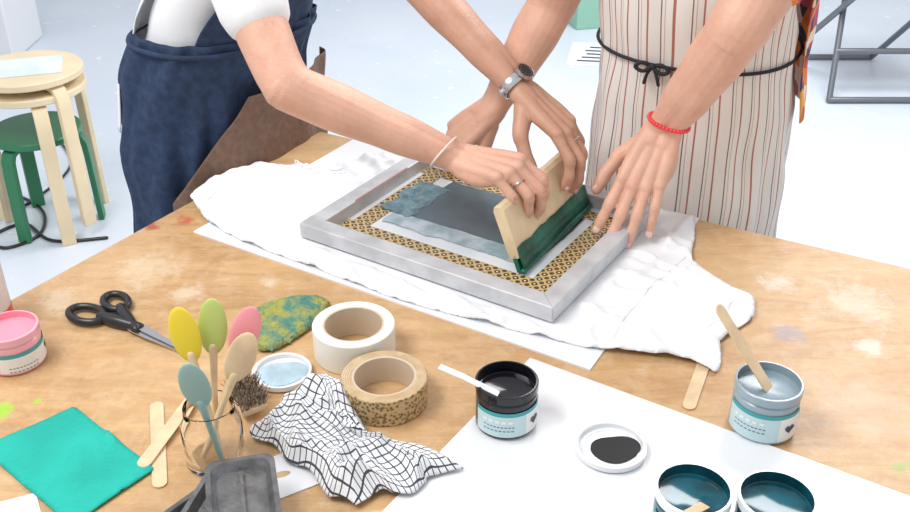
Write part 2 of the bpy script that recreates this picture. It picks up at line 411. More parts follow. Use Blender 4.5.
def zf(x,y,d):
    r=V((x,y))-FC; ra=r.dot(A2); rb=r.dot(B2); a=abs(ra)-.245; b=abs(rb)-.20; o=max(a,b,0)
    k=min(1,o/.03)
    fx,fy=ra*.5+.02*nz(x,y,8,2),rb*1.6+ra*.3
    h=.0025+k*(.0095*ridge(fx,fy,11,1)**4+.0065*ridge(ra,rb,17,5)**5+.0015*nz(x,y,26,3))
    if d<.008: h*=(.5+.5*d/.008)
    return TZ+.0035+max(.002,h)
g=field(smooth_poly(out,2),.0045,zf); shirt=obj(g,'shirt_cloth','white_cloth',True,solid=.0016)
md=shirt.modifiers.new('sm','SMOOTH'); md.iterations=1
g=G()
def seam(pts,r=.0009,up=.0012):
    P=[]
    for a,b in zip(pts,pts[1:]):
        for k in range(8): t=k/8; x=a[0]*(1-t)+b[0]*t; y=a[1]*(1-t)+b[1]*t; P.append(V((x,y,zf(x,y,1)+up)))
    tube(g,P,r,8,2)
seam([(.350,1.155),(.365,1.205),(.40,1.245),(.437,1.305)],.0007,.0006)
seam([(.383,1.43),(.33,1.36),(.27,1.27),(.225,1.185)],.0007,.0006)
seam([(-.455,1.625),(-.415,1.70),(-.375,1.79)],.0007,.0006)
seam([(-.31,1.785),(-.29,1.755),(-.25,1.745),(-.215,1.765)],.0016); seam([(-.315,1.79),(-.298,1.745),(-.25,1.732),(-.205,1.752)],.001)
sm=obj(g,'shirt_seams','white_cloth')
group('t_shirt',(-.1,1.5,TZ),[shirt,sm])
Z0=TZ+.009; H=.027
def ringbar(g,ao,bo,ai,bi,z0,z1,mi=0):
    O=[fp(-ao,-bo),fp(ao,-bo),fp(ao,bo),fp(-ao,bo)];I=[fp(-ai,-bi),fp(ai,-bi),fp(ai,bi),fp(-ai,bi)]
    for i in range(4):
        j=(i+1)%4; prism(g,[O[i],O[j],I[j],I[i]],z0,z1,mi)
g=G(); ringbar(g,.243,.197,.211,.165,Z0,Z0+H); fr=obj(g,'frame_bars','alu',False,bevel=.002)
def fplane(g,a0,b0,a1,b1,z,mi=0,uv=True):
    b=len(g.v)
    for a,c in ((a0,b0),(a1,b0),(a1,b1),(a0,b1)): 
        g.v.append(V((*fp(a,c),z)))
        if g.uv is not None: g.uv.append((a,c))
    g.face([b,b+1,b+2,b+3],mi)
g=G(); fplane(g,-.211,-.165,.211,.165,Z0+.002); scr=obj(g,'stretched_mesh','screen',False,solid=.0006)
g=G(); g.uv=[]
z=Z0+.0031
fplane(g,-.209,-.152,.209,-.106,z); fplane(g,.160,-.106,.204,.12,z); fplane(g,-.200,-.106,-.164,.12,z); fplane(g,-.209,.12,.209,.150,z)
tape=obj(g,'patterned_tape','ptape',False)
def blob(a0,b0,a1,b1,z,amp,o):
    pts=[];n=26
    for i in range(n): pts.append((a0+(a1-a0)*i/n,b0))
    for i in range(n): pts.append((a1,b0+(b1-b0)*i/n))
    for i in range(n): pts.append((a1+(a0-a1)*i/n,b1))
    for i in range(n): pts.append((a0,b1+(b0-b1)*i/n))
    g=G(); q=[]
    for a,b in pts: q.append(fp(a+amp*(nz(a,b,24,o)+.5*nz(a,b,70,o)),b+amp*(nz(a,b,24,o+7)+.5*nz(a,b,70,o+7))))
    prism(g,q,z,z+.0005); return g
i1=obj(blob(-.135,-.038,.142,.116,Z0+.0036,.003,1),'dried_ink','ink_grey',False)
i2=obj(blob(-.185,-.045,-.120,.085,Z0+.0042,.014,3),'ink_smear','ink_blue',False)
i3=obj(blob(-.150,-.078,.125,-.036,Z0+.0033,.008,5),'ink_haze','ink_haze',False)
g=G(); prism(g,[fp(-.214,-.08),fp(-.211,-.08),fp(-.211,.08),fp(-.214,.08)],Z0+H,Z0+H+.0005); rs=obj(g,'red_line','redline',False)
group('screen_printing_frame',(FC.x,FC.y,Z0),[fr,scr,tape,i1,i2,i3,rs])
# ---------------------------------------------------------------- squeegee
D=V((.5,.866,0)); NL=V((-.866,.5,0)); base=V((.103,1.366,Z0+.005)); lean=math.radians(22)
U=(V((0,0,1))*math.cos(lean)+NL*math.sin(lean)).normalized(); N=D.cross(U)
if N.dot(NL)>0: N=-N
Ls=.262
g=G()
box(g,base+D*Ls/2+U*.016,D*Ls/2,N*.004,U*.016)
bl=obj(g,'rubber_blade','ink_green',False,bevel=.001)
g=G()
prof=[(-.0085,.024),(.0085,.024),(.010,.034),(.010,.108),(.006,.116),(-.006,.116),(-.010,.108),(-.010,.034)]
for s in (0,Ls):
    for n_,u_ in prof: g.v.append(base+D*s+N*n_+U*u_)
k=len(prof); g.face(list(range(k))[::-1]); g.face([k+i for i in range(k)])
for i in range(k): g.face([i,(i+1)%k,k+(i+1)%k,k+i])
hd=obj(g,'wooden_handle','lightwood',False,bevel=.0015)
g=G()
nseg=60
for i in range(nseg+1):
    s=Ls*i/nseg; h=.042+.0035*noise.noise(V((s*30,1,0)))+.002*noise.noise(V((s*110,3,0)))
    g.v.append(base+D*s+N*.0102+U*.004); g.v.append(base+D*s+N*.0108+U*h)
for i in range(nseg): g.face([2*i,2*i+2,2*i+3,2*i+1])
ik=obj(g,'ink_coat','ink_green',True,solid=.002,solid_off=1)
g=G()
tube(g,[base+D*(Ls*i/10)+N*.008+V((0,0,.002)) for i in range(11)],[.004+.003*random.random() for i in range(11)],10,4)
bead=obj(g,'ink_bead','ink_green')
group('squeegee',tuple(base),[bl,hd,ik,bead])
# ---------------------------------------------------------------- hands
FING=[(.027,.088,(.042,.025,.020),.0092),(.0085,.093,(.046,.029,.021),.0094),(-.0105,.088,(.043,.027,.021),.0089),(-.0285,.078,(.035,.021,.019),.0080)]
def hand(g,gn,gc,side,W,d,dors,flex,splay,thumb,sc=1.0):
    Y=V(d).normalized(); Z=V(dors); Z=(Z-Y*Z.dot(Y)).normalized()
    X=(Z.cross(Y) if side=='R' else Y.cross(Z)).normalized(); W=V(W)
    w=lambda x,y,z: W+(X*x+Y*y+Z*z)*sc
    vv=lambda x,y,z: X*x+Y*y+Z*z
    info=[]
    for i,(mx,my,ln,r) in enumerate(FING):
        sp=math.radians(splay[i]); a=0; p=w(mx,my,0); pts=[p]; rr=[r*1.08*sc]
        wrist=w(mx*.55,.0,0)
        tube(g,[wrist,w(mx*.85,my*.55,.001),w(mx,my,.0022)],[.0155*sc,.0125*sc,r*1.16*sc],14,4)
        for j in range(3):
            n0=vv(math.sin(sp)*math.sin(a),math.cos(sp)*math.sin(a),math.cos(a))
            a+=math.radians(flex[i][j]); dd=vv(math.sin(sp)*math.cos(a),math.cos(sp)*math.cos(a),-math.sin(a))
            n1_=vv(math.sin(sp)*math.sin(a),math.cos(sp)*math.sin(a),math.cos(a))
            if j>0: # thin skin folds over the knuckle
                nn=(n0+n1_).normalized(); sdv=dd.cross(nn).normalized(); tdir=nn.cross(sdv).normalized(); rk=r*(1.05,.99,.90)[j]*sc
                for q_ in (-.0028,0,.0028):
                    P=[]
                    for t in range(-4,5):
                        an=math.radians(t*11); P.append(p+tdir*q_*(1-abs(t)*.12)*sc+(nn*math.cos(an)+sdv*math.sin(an))*(rk*.955))
                    tube(gc,P,.00045*sc,5,1)
            mid=p+dd*ln[j]*.5*sc; q=p+dd*ln[j]*sc
            pts+= [mid,q]; rr+=[r*(.95,.88,.90)[j]*sc, r*(1.05,.95,.74)[j]*sc]
            if j==0: info.append((mid,dd,r*sc))
            p=q
        tube(g,pts,rr,14,3,catmull=True)
        nrm=vv(math.sin(sp)*math.sin(a),math.cos(sp)*math.sin(a),math.cos(a)); sd=dd.cross(nrm)
        ell(gn,p-dd*.002*sc+nrm*r*.60*sc,[dd*.0068*sc,sd*.0058*sc,nrm*.0022*sc],12,8)
    ell(g,w(0,.05,-.003),[vv(.036,0,0)*sc,vv(0,.045,0)*sc,vv(0,0,.0128)*sc])
    ell(g,w(0,.078,-.002),[vv(.036,0,0)*sc,vv(0,.016,0)*sc,vv(0,0,.0100)*sc])
    tube(g,[w(-.02,.012,-.006),w(-.028,.045,-.008),w(-.026,.07,-.005)],[.013*sc,.0135*sc,.011*sc],12,3)
    p=w(.018,.018,-.008); pts=[p];rr=[.0165*sc]
    for j,(ln,r) in enumerate(((.046,.0128),(.034,.0110),(.028,.0085))):
        dd=vv(*thumb[j]).normalized(); q=p+dd*ln*sc
        pts+=[p.lerp(q,.5),q]; rr+=[(.0145,.0108,.0108)[j]*sc,r*sc]; p=q
    tube(g,pts,rr,14,3)
    nrm=(Z*.6+X*.8); nrm=(nrm-dd*nrm.dot(dd)).normalized(); sd=dd.cross(nrm)
    ell(gn,p-dd*.003*sc+nrm*.0062*sc,[dd*.0078*sc,sd*.0066*sc,nrm*.0024*sc],12,8)
    return X,Y,Z,info
def arm(g,X,sh,el,wr,Yh,r):
    sh,el,wr=V(sh),V(el),V(wr)
    f1=el.lerp(wr,.25); f2=el.lerp(wr,.6)
    tube(g,[sh,sh.lerp(el,.5),el.lerp(sh,.08),el.lerp(wr,.06)],[r[0],r[1],r[2],r[2]*.97],22,6)
    for s in (-1,1):
        tube(g,[el,f1+X*s*.004,f2+X*s*.007,wr-(wr-el).normalized()*.02+X*s*.0095,wr+X*s*.009,wr+Yh*.02+X*s*.010],[r[2]*.95,r[3],r[3]*.80,r[4],r[4],r[4]*.92],20,6)
# ---------------------------------------------------------------- bodies
def interp(rings,z):
    if z<=rings[0][0]: return rings[0][1:]
    for a,b in zip(rings,rings[1:]):
        if z<=b[0]:
            t=(z-a[0])/(b[0]-a[0]); t=t*t*(3-2*t)*.5+t*.5
            return [a[i]*(1-t)+b[i]*t for i in range(1,len(a))]
    return rings[-1][1:]
def body_pt(c,f,r,rings,z,th,off=0,sup=.85):
    fs,hw,hdp=interp(rings,z)
    ct,st=math.cos(th),math.sin(th)
    ct=math.copysign(abs(ct)**sup,ct); st=math.copysign(abs(st)**sup,st)
    p=c+f*(fs+ct*(hdp+off))+r*(st*(hw+off)); return V((p.x,p.y,z))
def loft(g,c,f,r,rings,z0,z1,n=20,seg=40,off=0,sup=.93):
    b=len(g.v)
    for i in range(n+1):
        z=z0+(z1-z0)*i/n
        for k in range(seg): g.v.append(body_pt(c,f,r,rings,z,2*math.pi*k/seg,off,sup))
    for i in range(n):
        for k in range(seg): g.face([b+i*seg+k,b+(i+1)*seg+k,b+(i+1)*seg+(k+1)%seg,b+i*seg+(k+1)%seg])
    g.face([b+k for k in range(seg)]); g.face([b+n*seg+k for k in range(seg)][::-1])
def shell(c,f,r,rings,z0,z1,rng,off,fold,nt=110,nzz=60,seed=0,fine=.25,mn=.008):
    g=G();g.uv=[]
    for i in range(nzz+1):
        z=z0+(z1-z0)*i/nzz; t0,t1=rng(z); low=max(0,min(1,(1.15-z)/.5))
        for k in range(nt+1):
            th=math.radians(t0+(t1-t0)*k/nt)
            o=off+fold*low*(noise.noise(V((th*2.6,z*1.3,seed)))+.45*noise.noise(V((th*5,z*2.5,seed+4))))+fold*fine*noise.noise(V((th*4,z*9,seed+9)))
            g.v.append(body_pt(c,f,r,rings,z,th,max(mn,o))); g.uv.append((th*.165,z))
    for i in range(nzz):
        for k in range(nt):
            a=i*(nt+1)+k; g.face([a,a+1,a+nt+2,a+nt+1])
    return g
def v3(p,z): return V((p.x,p.y,z))
def legs_geo(g,c,f,r,hipz,sp=.09):
    for s in (-1,1):
        h=c+r*s*sp; kn=c+r*s*(sp+.005)+f*.01; an=c+r*s*(sp+.015)-f*.02
        tube(g,[v3(h,hipz),v3(h.lerp(kn,.5),hipz*.75),v3(kn,.48),v3(kn.lerp(an,.5),.27),v3(an,.06)],[.085,.080,.066,.062,.058],20,5)
def shoes(c,f,r,name,sp=.105):
    g=G()
    for s in (-1,1):
        a=c+r*s*sp-f*.02
        tube(g,[v3(a-f*.05,.045),v3(a+f*.04,.045),v3(a+f*.15,.034)],[.042,.045,.034],16,4)
    g.v=[V((p.x,p.y,max(p.z,.0))) for p in g.v]
    return obj(g,name,'shoe')
def head(c,f,neck,skin,hairm,longhair=False,down=.35):
    f3=V((f.x,f.y,-down)).normalized(); r3=f3.cross(V((0,0,1))).normalized(); u3=r3.cross(f3).normalized(); c=V(c)
    g=G()
    ell(g,c+u3*.02,[r3*.074,f3*.095,u3*.10]); ell(g,c+f3*.018-u3*.045,[r3*.056,f3*.070,u3*.068])
    tube(g,[c+f3*.088+u3*.018,c+f3*.108-u3*.018],[.007,.012],12,4)
    ell(g,c+f3*.08-u3*.052,[r3*.022,f3*.012,u3*.009]); ell(g,c+f3*.07-u3*.09,[r3*.024,f3*.02,u3*.018])
    ell(g,c+f3*.075+u3*.03,[r3*.055,f3*.02,u3*.012])
    for s in (-1,1): ell(g,c+r3*s*.076-f3*.005,[r3*.008,f3*.016,u3*.03])
    tube(g,[V(neck),c-u3*.05-f3*.02],[.058,.052],20,5)
    h=fused(g,'head',skin,.004,3)
    parts=[h]
    g=G()
    for s in (-1,1): ell(g,c+r3*s*.031+f3*.083+u3*.006,[r3*.013,f3*.010,u3*.009],mi=0); ell(g,c+r3*s*.031+f3*.0915+u3*.004,[r3*.0055,f3*.0025,u3*.0055],mi=1)
    ell(g,c+f3*.089-u3*.052,[r3*.022,f3*.005,u3*.006],mi=2)
    parts.append(obj(g,'eyes_and_lips',['eye','iris','lip']))
    g=G(); ell(g,c+u3*.035-f3*.018,[r3*.084,f3*.095,u3*.098]); ell(g,c-f3*.05-u3*.02,[r3*.078,f3*.06,u3*.08])
    if longhair: ell(g,c-f3*.10-u3*.01,[r3*.04,f3*.045,u3*.045])
    for s in (-1,1): ell(g,c+r3*s*.068-f3*.03-u3*.01,[r3*.014,f3*.03,u3*.05])
    parts.append(fused(g,'hair',hairm,.005,3)); return parts
def disc(g,c,R,r,h,mi):
    b=len(g.v);n=32
    for zz in (0,h):
        for k in range(n): a=2*math.pi*k/n; g.v.append(c+R@V((r*math.cos(a),r*math.sin(a),zz)))
    for k in range(n): g.face([b+k,b+(k+1)%n,b+n+(k+1)%n,b+n+k],mi)
    g.face([b+n+k for k in range(n)],mi); g.face([b+k for k in range(n)][::-1],mi)
# ---- person A (left, white tee, denim apron)
fA=V((.851,-.526)); rA=V((-.526,-.851)); cA=V((-.505,1.96))
RA=[(.40,0,.185,.13),(.85,0,.188,.135),(1.0,.02,.178,.13),(1.12,.07,.165,.12),(1.25,.15,.168,.118),(1.36,.22,.178,.112),(1.42,.255,.14,.09),(1.46,.28,.07,.06)]
sR=V((-.385,1.64,1.375)); eR=V((-.262,1.468,1.140)); wR=V((.008,1.497,1.004))
sL=V((-.185,1.955,1.375)); eL=V((-.075,1.79,1.225)); wL=V((.120,1.632,1.066))
g=G();gn=G();gc=G()
dR=V((.866,-.49,.02))
XR,YR,ZR,inf1=hand(g,gn,gc,'R',wR,dR,(-.0,-.16,1),[(38,48,24),(44,46,26),(46,48,28),(46,52,30)],[4,1,-2,-6],[(.50,.78,-.62),(.10,.75,-.80),(-.1,.55,-.9)],1.10)
arm(g,XR,sR,eR,wR,YR,(.050,.045,.040,.037,.0200))
a1=fused(g,'right_arm_and_hand','skinB',.0020,3)
g=G()
dL=V((.62,-.47,-.44))
XL,YL,ZL,inf2=hand(g,gn,gc,'L',wL,dL,(.45,-.25,.85),[(18,36,22),(20,38,22),(24,38,24),(28,40,26)],[6,1,-4,-9],[(.62,.62,-.50),(.22,.85,-.50),(.0,.9,-.45)],1.12)
arm(g,XL,sL,eL,wL,YL,(.056,.046,.040,.036,.020))
a2=fused(g,'left_arm_and_hand','skinC',.0020,3)
n1=obj(gn,'fingernails','nail'); cr1=obj(gc,'knuckle_creases','crease')
g=G()
for (m_,d_,r_) in (inf1[2],inf2[2]): 
    q=d_.cross(V((0,0,1))).normalized(); torus(g,m_-d_*.004,q,d_.cross(q),r_*1.0,r_*1.0,.0018)
rg=obj(g,'finger_rings','steel')
g=G(); ax=(wR-eR).normalized(); p=wR-ax*.030; torus(g,p,XR,ax.cross(XR),.0345,.0275,.0020); br=obj(g,'cord_bracelet','beige_cord')
axw=(wL-eL).normalized(); p=wL-axw*.022; Zw=(ZL-axw*ZL.dot(axw)).normalized(); Xw=axw.cross(Zw)
g=G(); torus(g,p,Xw,Zw,.0335,.0265,.0028,mi=0,sq=3.2)
b=p+Zw*.0275
m_=Matrix((Xw,axw,Zw)).transposed()
disc(g,b,m_,.0175,.006,0); disc(g,b+Zw*.006,m_,.0145,.0006,1)
for k in range(12):
    a=2*math.pi*k/12; disc(g,b+Zw*.0066+Xw*.0115*math.cos(a)+axw*.0115*math.sin(a),m_,.0009,.0003,0)
wt=obj(g,'wristwatch',['steel','plastic_black'],True,angle=40)
g=G(); loft(g,cA,fA,rA,RA,1.02,1.46)
for s_,e_,fr_ in ((sR,eR,.58),(sL,eL,.46)):
    q=s_.lerp(e_,fr_); tube(g,[body_pt(cA,fA,rA,RA,1.37,math.pi/2*(1 if s_ is sR else -1),-.06),s_,s_.lerp(e_,.25),q],[.07,.062,.056,.057],24,6)
tee=fused(g,'white_t_shirt','white_cloth',.006,6)
g=shell(cA,fA,rA,RA,.90,1.2,lambda z:(118,200),.02,.03,40,24,3); teeb=obj(g,'shirt_hem','white_cloth',solid=.002)
g=G(); loft(g,cA,fA,rA,RA,.72,1.04,8); legs_geo(g,cA,fA,rA,.84); trA=fused(g,'trousers','trouser',.009,5)
g=shell(cA,fA,rA,RA,.42,1.11,lambda z:(-78,128),.020,.034,160,90,seed=1,fine=.35); apA=obj(g,'denim_apron_skirt','denim',solid=.002)
g=shell(cA,fA,rA,RA,1.10,1.36,lambda z:(-60+ (z-1.1)*90,62-(z-1.1)*110),.016,.01,seed=1); apB=obj(g,'denim_apron_bib','denim',solid=.002)
g=shell(cA,fA,rA,RA,.50,1.00,lambda z:(-60,66-max(0,(z-.80))*230),.052,.034,70,60,seed=6); apC=obj(g,'brown_apron_panel','brown',solid=.002)
g=G()
pts=[body_pt(cA,fA,rA,RA,1.09,math.radians(t),.026) for t in range(-180,181,12)]
tube(g,pts,.005,8,2); apT=obj(g,'apron_tie','denim')
sh=shoes(cA,fA,rA,'shoes')
hp=head((cA.x+fA.x*.40,cA.y+fA.y*.40,1.60),fA,(cA.x+fA.x*.26,cA.y+fA.y*.26,1.42),'skinB','hair',False,.75)
group('person',(cA.x,cA.y,0),[a1,a2,n1,cr1,rg,br,wt,tee,teeb,trA,apA,apB,apC,apT,sh]+hp)
# ---- person B (right, striped apron)
fB=V((-.478,-.878)); rB=V((-.878,.478)); cB=V((.450,1.775))
RB=[(.40,0,.160,.120),(.85,0,.165,.125),(1.0,.005,.158,.122),(1.1,.02,.150,.115),(1.25,.05,.155,.115),(1.36,.09,.165,.108),(1.42,.11,.13,.085),(1.46,.12,.065,.055)]
sL=V((.535,1.575,1.385)); eL=V((.438,1.503,1.225)); wL=V((.348,1.556,1.026))
sR=V((.235,1.745,1.385)); eR=V((.178,1.80,1.175)); wR=V((.068,1.735,.992))
g=G();gn=G();gc=G()
dL=V((-.36,-.46,-.72))
X3,Y3,Z3,inf3=hand(g,gn,gc,'L',wL,dL,(-.15,-.75,.62),[(-2,12,4),(-2,12,6),(0,14,8),(4,18,10)],[5,1,-4,-9],[(.60,.75,-.25),(.30,.92,-.12),(.12,.98,-.05)],1.12)
arm(g,X3,sL,eL,wL,Y3,(.060,.056,.049,.042,.0215))
b1=fused(g,'left_arm_and_hand','skinB',.0020,3)
g=G()
dR=V((-.62,.02,-.55))
X4,Y4,Z4,inf4=hand(g,gn,gc,'R',wR,dR,(-.45,-.55,.70),[(40,55,30),(42,58,30),(44,58,32),(46,58,32)],[4,0,-4,-8],[(.45,.8,-.35),(.2,.85,-.5),(.0,.9,-.5)],1.06)
arm(g,X4,sR,eR,wR,Y4,(.058,.052,.046,.042,.021))
b2=fused(g,'right_arm_and_hand','skinB',.0020,3)
n2=obj(gn,'fingernails','nail'); cr2=obj(gc,'knuckle_creases','crease')
g=G(); ax=(wL-eL).normalized(); p=wL-ax*.022; W3=ax.cross(X3)
for k in range(34):
    a=2*math.pi*k/34; ell(g,p+X3*.0345*math.cos(a)+W3*.0265*math.sin(a),[V((.0038,0,0)),V((0,.0038,0)),V((0,0,.0038))],8,6)
bb=obj(g,'red_bead_bracelet','red_cord')
g=G(); loft(g,cB,fB,rB,RB,1.0,1.46)
for s_,e_,sg in ((sR,eR,1),(sL,eL,-1)):
    tube(g,[body_pt(cB,fB,rB,RB,1.37,math.pi/2*sg,-.06),s_,s_.lerp(e_,.3),s_.lerp(e_,.5)],[.07,.068,.067,.068],24,6)
shB=fused(g,'patterned_shirt','fab',.006,6)
g=shell(cB,fB,rB,RB,1.0,1.3,lambda z:(-175,-84),.040,.03,40,24,3); shH=obj(g,'shirt_hem','fab',solid=.002)
g=G(); loft(g,cB,fB,rB,RB,.72,1.03,8); legs_geo(g,cB,fB,rB,.84,.075); trB=fused(g,'trousers','trouser',.009,5)
g=shell(cB,fB,rB,RB,.40,1.36,lambda z:(-98,98) if z<1.1 else (-98+(z-1.1)*190,98-(z-1.1)*190),.022,.030,150,90,seed=12,fine=.25,mn=.013); apS=obj(g,'striped_apron','stripe',solid=.002)
g=G()
wz=1.122
pts=[body_pt(cB,fB,rB,RB,wz-.012*math.cos(math.radians(t)),math.radians(t),.029) for t in range(-180,181,10)]
tube(g,pts,.0032,8,2)
kn=body_pt(cB,fB,rB,RB,wz-.012,math.radians(8),.032); R3=V((rB.x,rB.y,0)); F3=V((fB.x,fB.y,0)); Up=V((0,0,1))
for s in (-1,1):
    tube(g,[kn,kn+R3*s*.018+Up*.006+F3*.008,kn+R3*s*.030-Up*.004+F3*.006,kn+R3*s*.016-Up*.010+F3*.006,kn+F3*.004],.0034,8,5)
    tube(g,[kn,kn+R3*s*.008-Up*.014+F3*.004,kn+R3*s*.013-Up*.032+F3*.002],.003,8,4)
ell(g,kn+F3*.004,[R3*.006,F3*.006,Up*.006])
tie=obj(g,'waist_tie','black')
sh=shoes(cB,fB,rB,'shoes',.09)
hp=head((cB.x+fB.x*.20,cB.y+fB.y*.20,1.61),fB,(cB.x+fB.x*.115,cB.y+fB.y*.115,1.43),'skinB','hair2',True,.7)
group('person.001',(cB.x,cB.y,0),[b1,b2,n2,cr2,bb,shB,shH,trB,apS,tie,sh]+hp)
# ---------------------------------------------------------------- table items
def rot(p,a): return (p[0]*math.cos(a)-p[1]*math.sin(a),p[0]*math.sin(a)+p[1]*math.cos(a))
sa=math.radians(-35.5); so=V((-.475,1.223,TZ+.008))
def sl(x,y,z=0): q=rot((x,y),sa); return V((so.x+q[0],so.y+q[1],so.z+z))
g=G()
for pts,z0 in (([(-.03,.004),(0,.010),(.03,.010),(.112,.0006),(.112,-.0006),(0,-.003)],.0005),([(-.03,-.004),(0,-.010),(.03,-.009),(.110,-.0012),(.110,.0002),(0,.003)],-.0025)):
    prism(g,[tuple(sl(*p).xy) for p in pts],so.z+z0,so.z+z0+.002)
disc(g,sl(.0,0,.002),Matrix.Identity(3),.0045,.003,0)
bl=obj(g,'blades','steel',False)
g=G()
torus(g,sl(-.086,-.020),sl(1,.15)-sl(0,0),sl(0,1)-sl(0,0),.030,.0185,.0062,sq=.95)
torus(g,sl(-.078,.028),sl(1,-.25)-sl(0,0),sl(0,1)-sl(0,0),.025,.0165,.0062,sq=.95)
tube(g,[sl(-.06,-.012),sl(-.030,-.006),sl(.008,.004)],[.009,.0105,.007],12,4)
tube(g,[sl(-.056,.020),sl(-.030,.009),sl(.008,-.003)],[.009,.0105,.007],12,4)
hn=obj(g,'handles','plastic_black')
group('scissors',tuple(so),[bl,hn])
def roll(name,x,y,ro,ri,h,m1,side=None):
    g=G(); pr=[(ri,0),(ro-.001,0),(ro,.001),(ro,h-.001),(ro-.001,h)]; mi=[0,2,2,2]
    n=9
    for i in range(1,n):
        r=ro-.001-(ro-ri-.004)*i/n; pr.append((r,h-(.0005 if i%2 else 0))); mi.append(0)
    pr+=[(ri+.003,h),(ri,h-.0005),(ri,0)]; mi+=[0,1,1]
    lathe(g,(x,y,TZ+.0005),pr,mi,64)
    return obj(g,name,[m1,'tapein',side or m1],True,angle=35)
roll('masking_tape_roll',-.144,1.172,.0585,.041,.048,'tapewhite')
roll('packing_tape_roll',-.094,1.062,.0575,.040,.040,'brown_tape','btape_side')
tealp=[(-.597,.962),(-.505,1.042),(-.368,.923),(-.44,.83)]
g=field(tealp,.006,lambda x,y,d:TZ+.003+.0035*max(0,nz(x,y,14,2)+.35)+.009*math.exp(-((x+.43+.3*(y-.95))**2)/.00012)*max(0,1-abs(y-.97)/.035)); obj(g,'teal_felt_square','teal_cloth',solid=.002)
sp=[(-.318,1.232),(-.312,1.262),(-.296,1.285),(-.255,1.305),(-.213,1.312),(-.193,1.294),(-.203,1.243),(-.228,1.205),(-.255,1.172),(-.280,1.168),(-.30,1.195)]
g=field(smooth_poly(sp,3),.004,lambda x,y,d:TZ+.004+.010*min(1,(d/.012))**.5+.006*nz(x,y,22,8)*min(1,d/.01)+.003*abs(nz(x,y,70,1))); obj(g,'scouring_sponge','sponge',solid=.004)
# towel
g=G();g.uv=[];n=130
c00=V((-.262,.985));c10=V((-.118,.858));c11=V((.010,.922));c01=V((-.190,1.095))
for i in range(n+1):
    for j in range(n+1):
        u=i/n;v=j/n
        p=(c00*(1-u)+c10*u)*(1-v)+(c01*(1-u)+c11*u)*v
        e=min(u,1-u,v,1-v); fall=min(1,e/.12); fall=math.sin(fall*math.pi/2)
        p=p+V((nz(u,v,3.1,1),nz(u,v,3.1,5)))*.022+V((nz(u,v,6,2),nz(u,v,6,9)))*.004
        if v>.55 and u>.2: p=p-V((.35,.75)).normalized()*(v-.55)*.06*math.sin(math.pi*min(1,(u-.2)/.8))
        h=.012+.020*ridge(u*1.5+v*.5,v*.8,2.3,3)**2+.009*ridge(u-.4*v,v*1.6,3.2,7)**2+.005*nz(u,v,5,4)+.012*math.exp(-((u-.18)**2+(v-.75)**2)/.03)
        edge=.003+.008*abs(nz(u,v,6,6))
        g.v.append(V((p.x,p.y,TZ+.004+edge*(1-fall)+h*fall))); g.uv.append((u*.20+.014*nz(u,v,2.2,2),v*.18+.014*nz(u,v,2.2,8)))
for i in range(n):
    for j in range(n):
        a=i*(n+1)+j; g.face([a,a+n+1,a+n+2,a+1])
tw=obj(g,'checked_dish_towel','check',solid=.0018)
g=G(); T=V((.107,1.154)); U2=V((.843,-.538)); V2=V((-.538,-.843))
prism(g,[tuple(T),tuple(T+V2*.44),tuple(T+V2*.44+U2*.62),tuple(T+U2*.62)],TZ,TZ+.0025); obj(g,'white_acrylic_sheet','gloss_white',False,bevel=.0008)
g=G()
tag=[(-.262,.925),(-.195,.967),(-.155,.905),(-.215,.870)]
prism(g,tag,TZ+.0005,TZ+.002)
tg=obj(g,'card_sheet','paper',False); g=G()
ell(g,(-.212,.915,TZ+.0022),[V((.011,.004,0)),V((-.0015,.005,0)),V((0,0,.0006))]); tg2=obj(g,'punched_slot','wood')
group('punched_card_tag',(-.21,.91,TZ),[tg,tg2])
g=G(); prism(g,[(-.70,.80),(-.50,.885),(-.455,.80),(-.60,.72)],TZ+.0002,TZ+.0012); obj(g,'paper_sheet','paper',False)
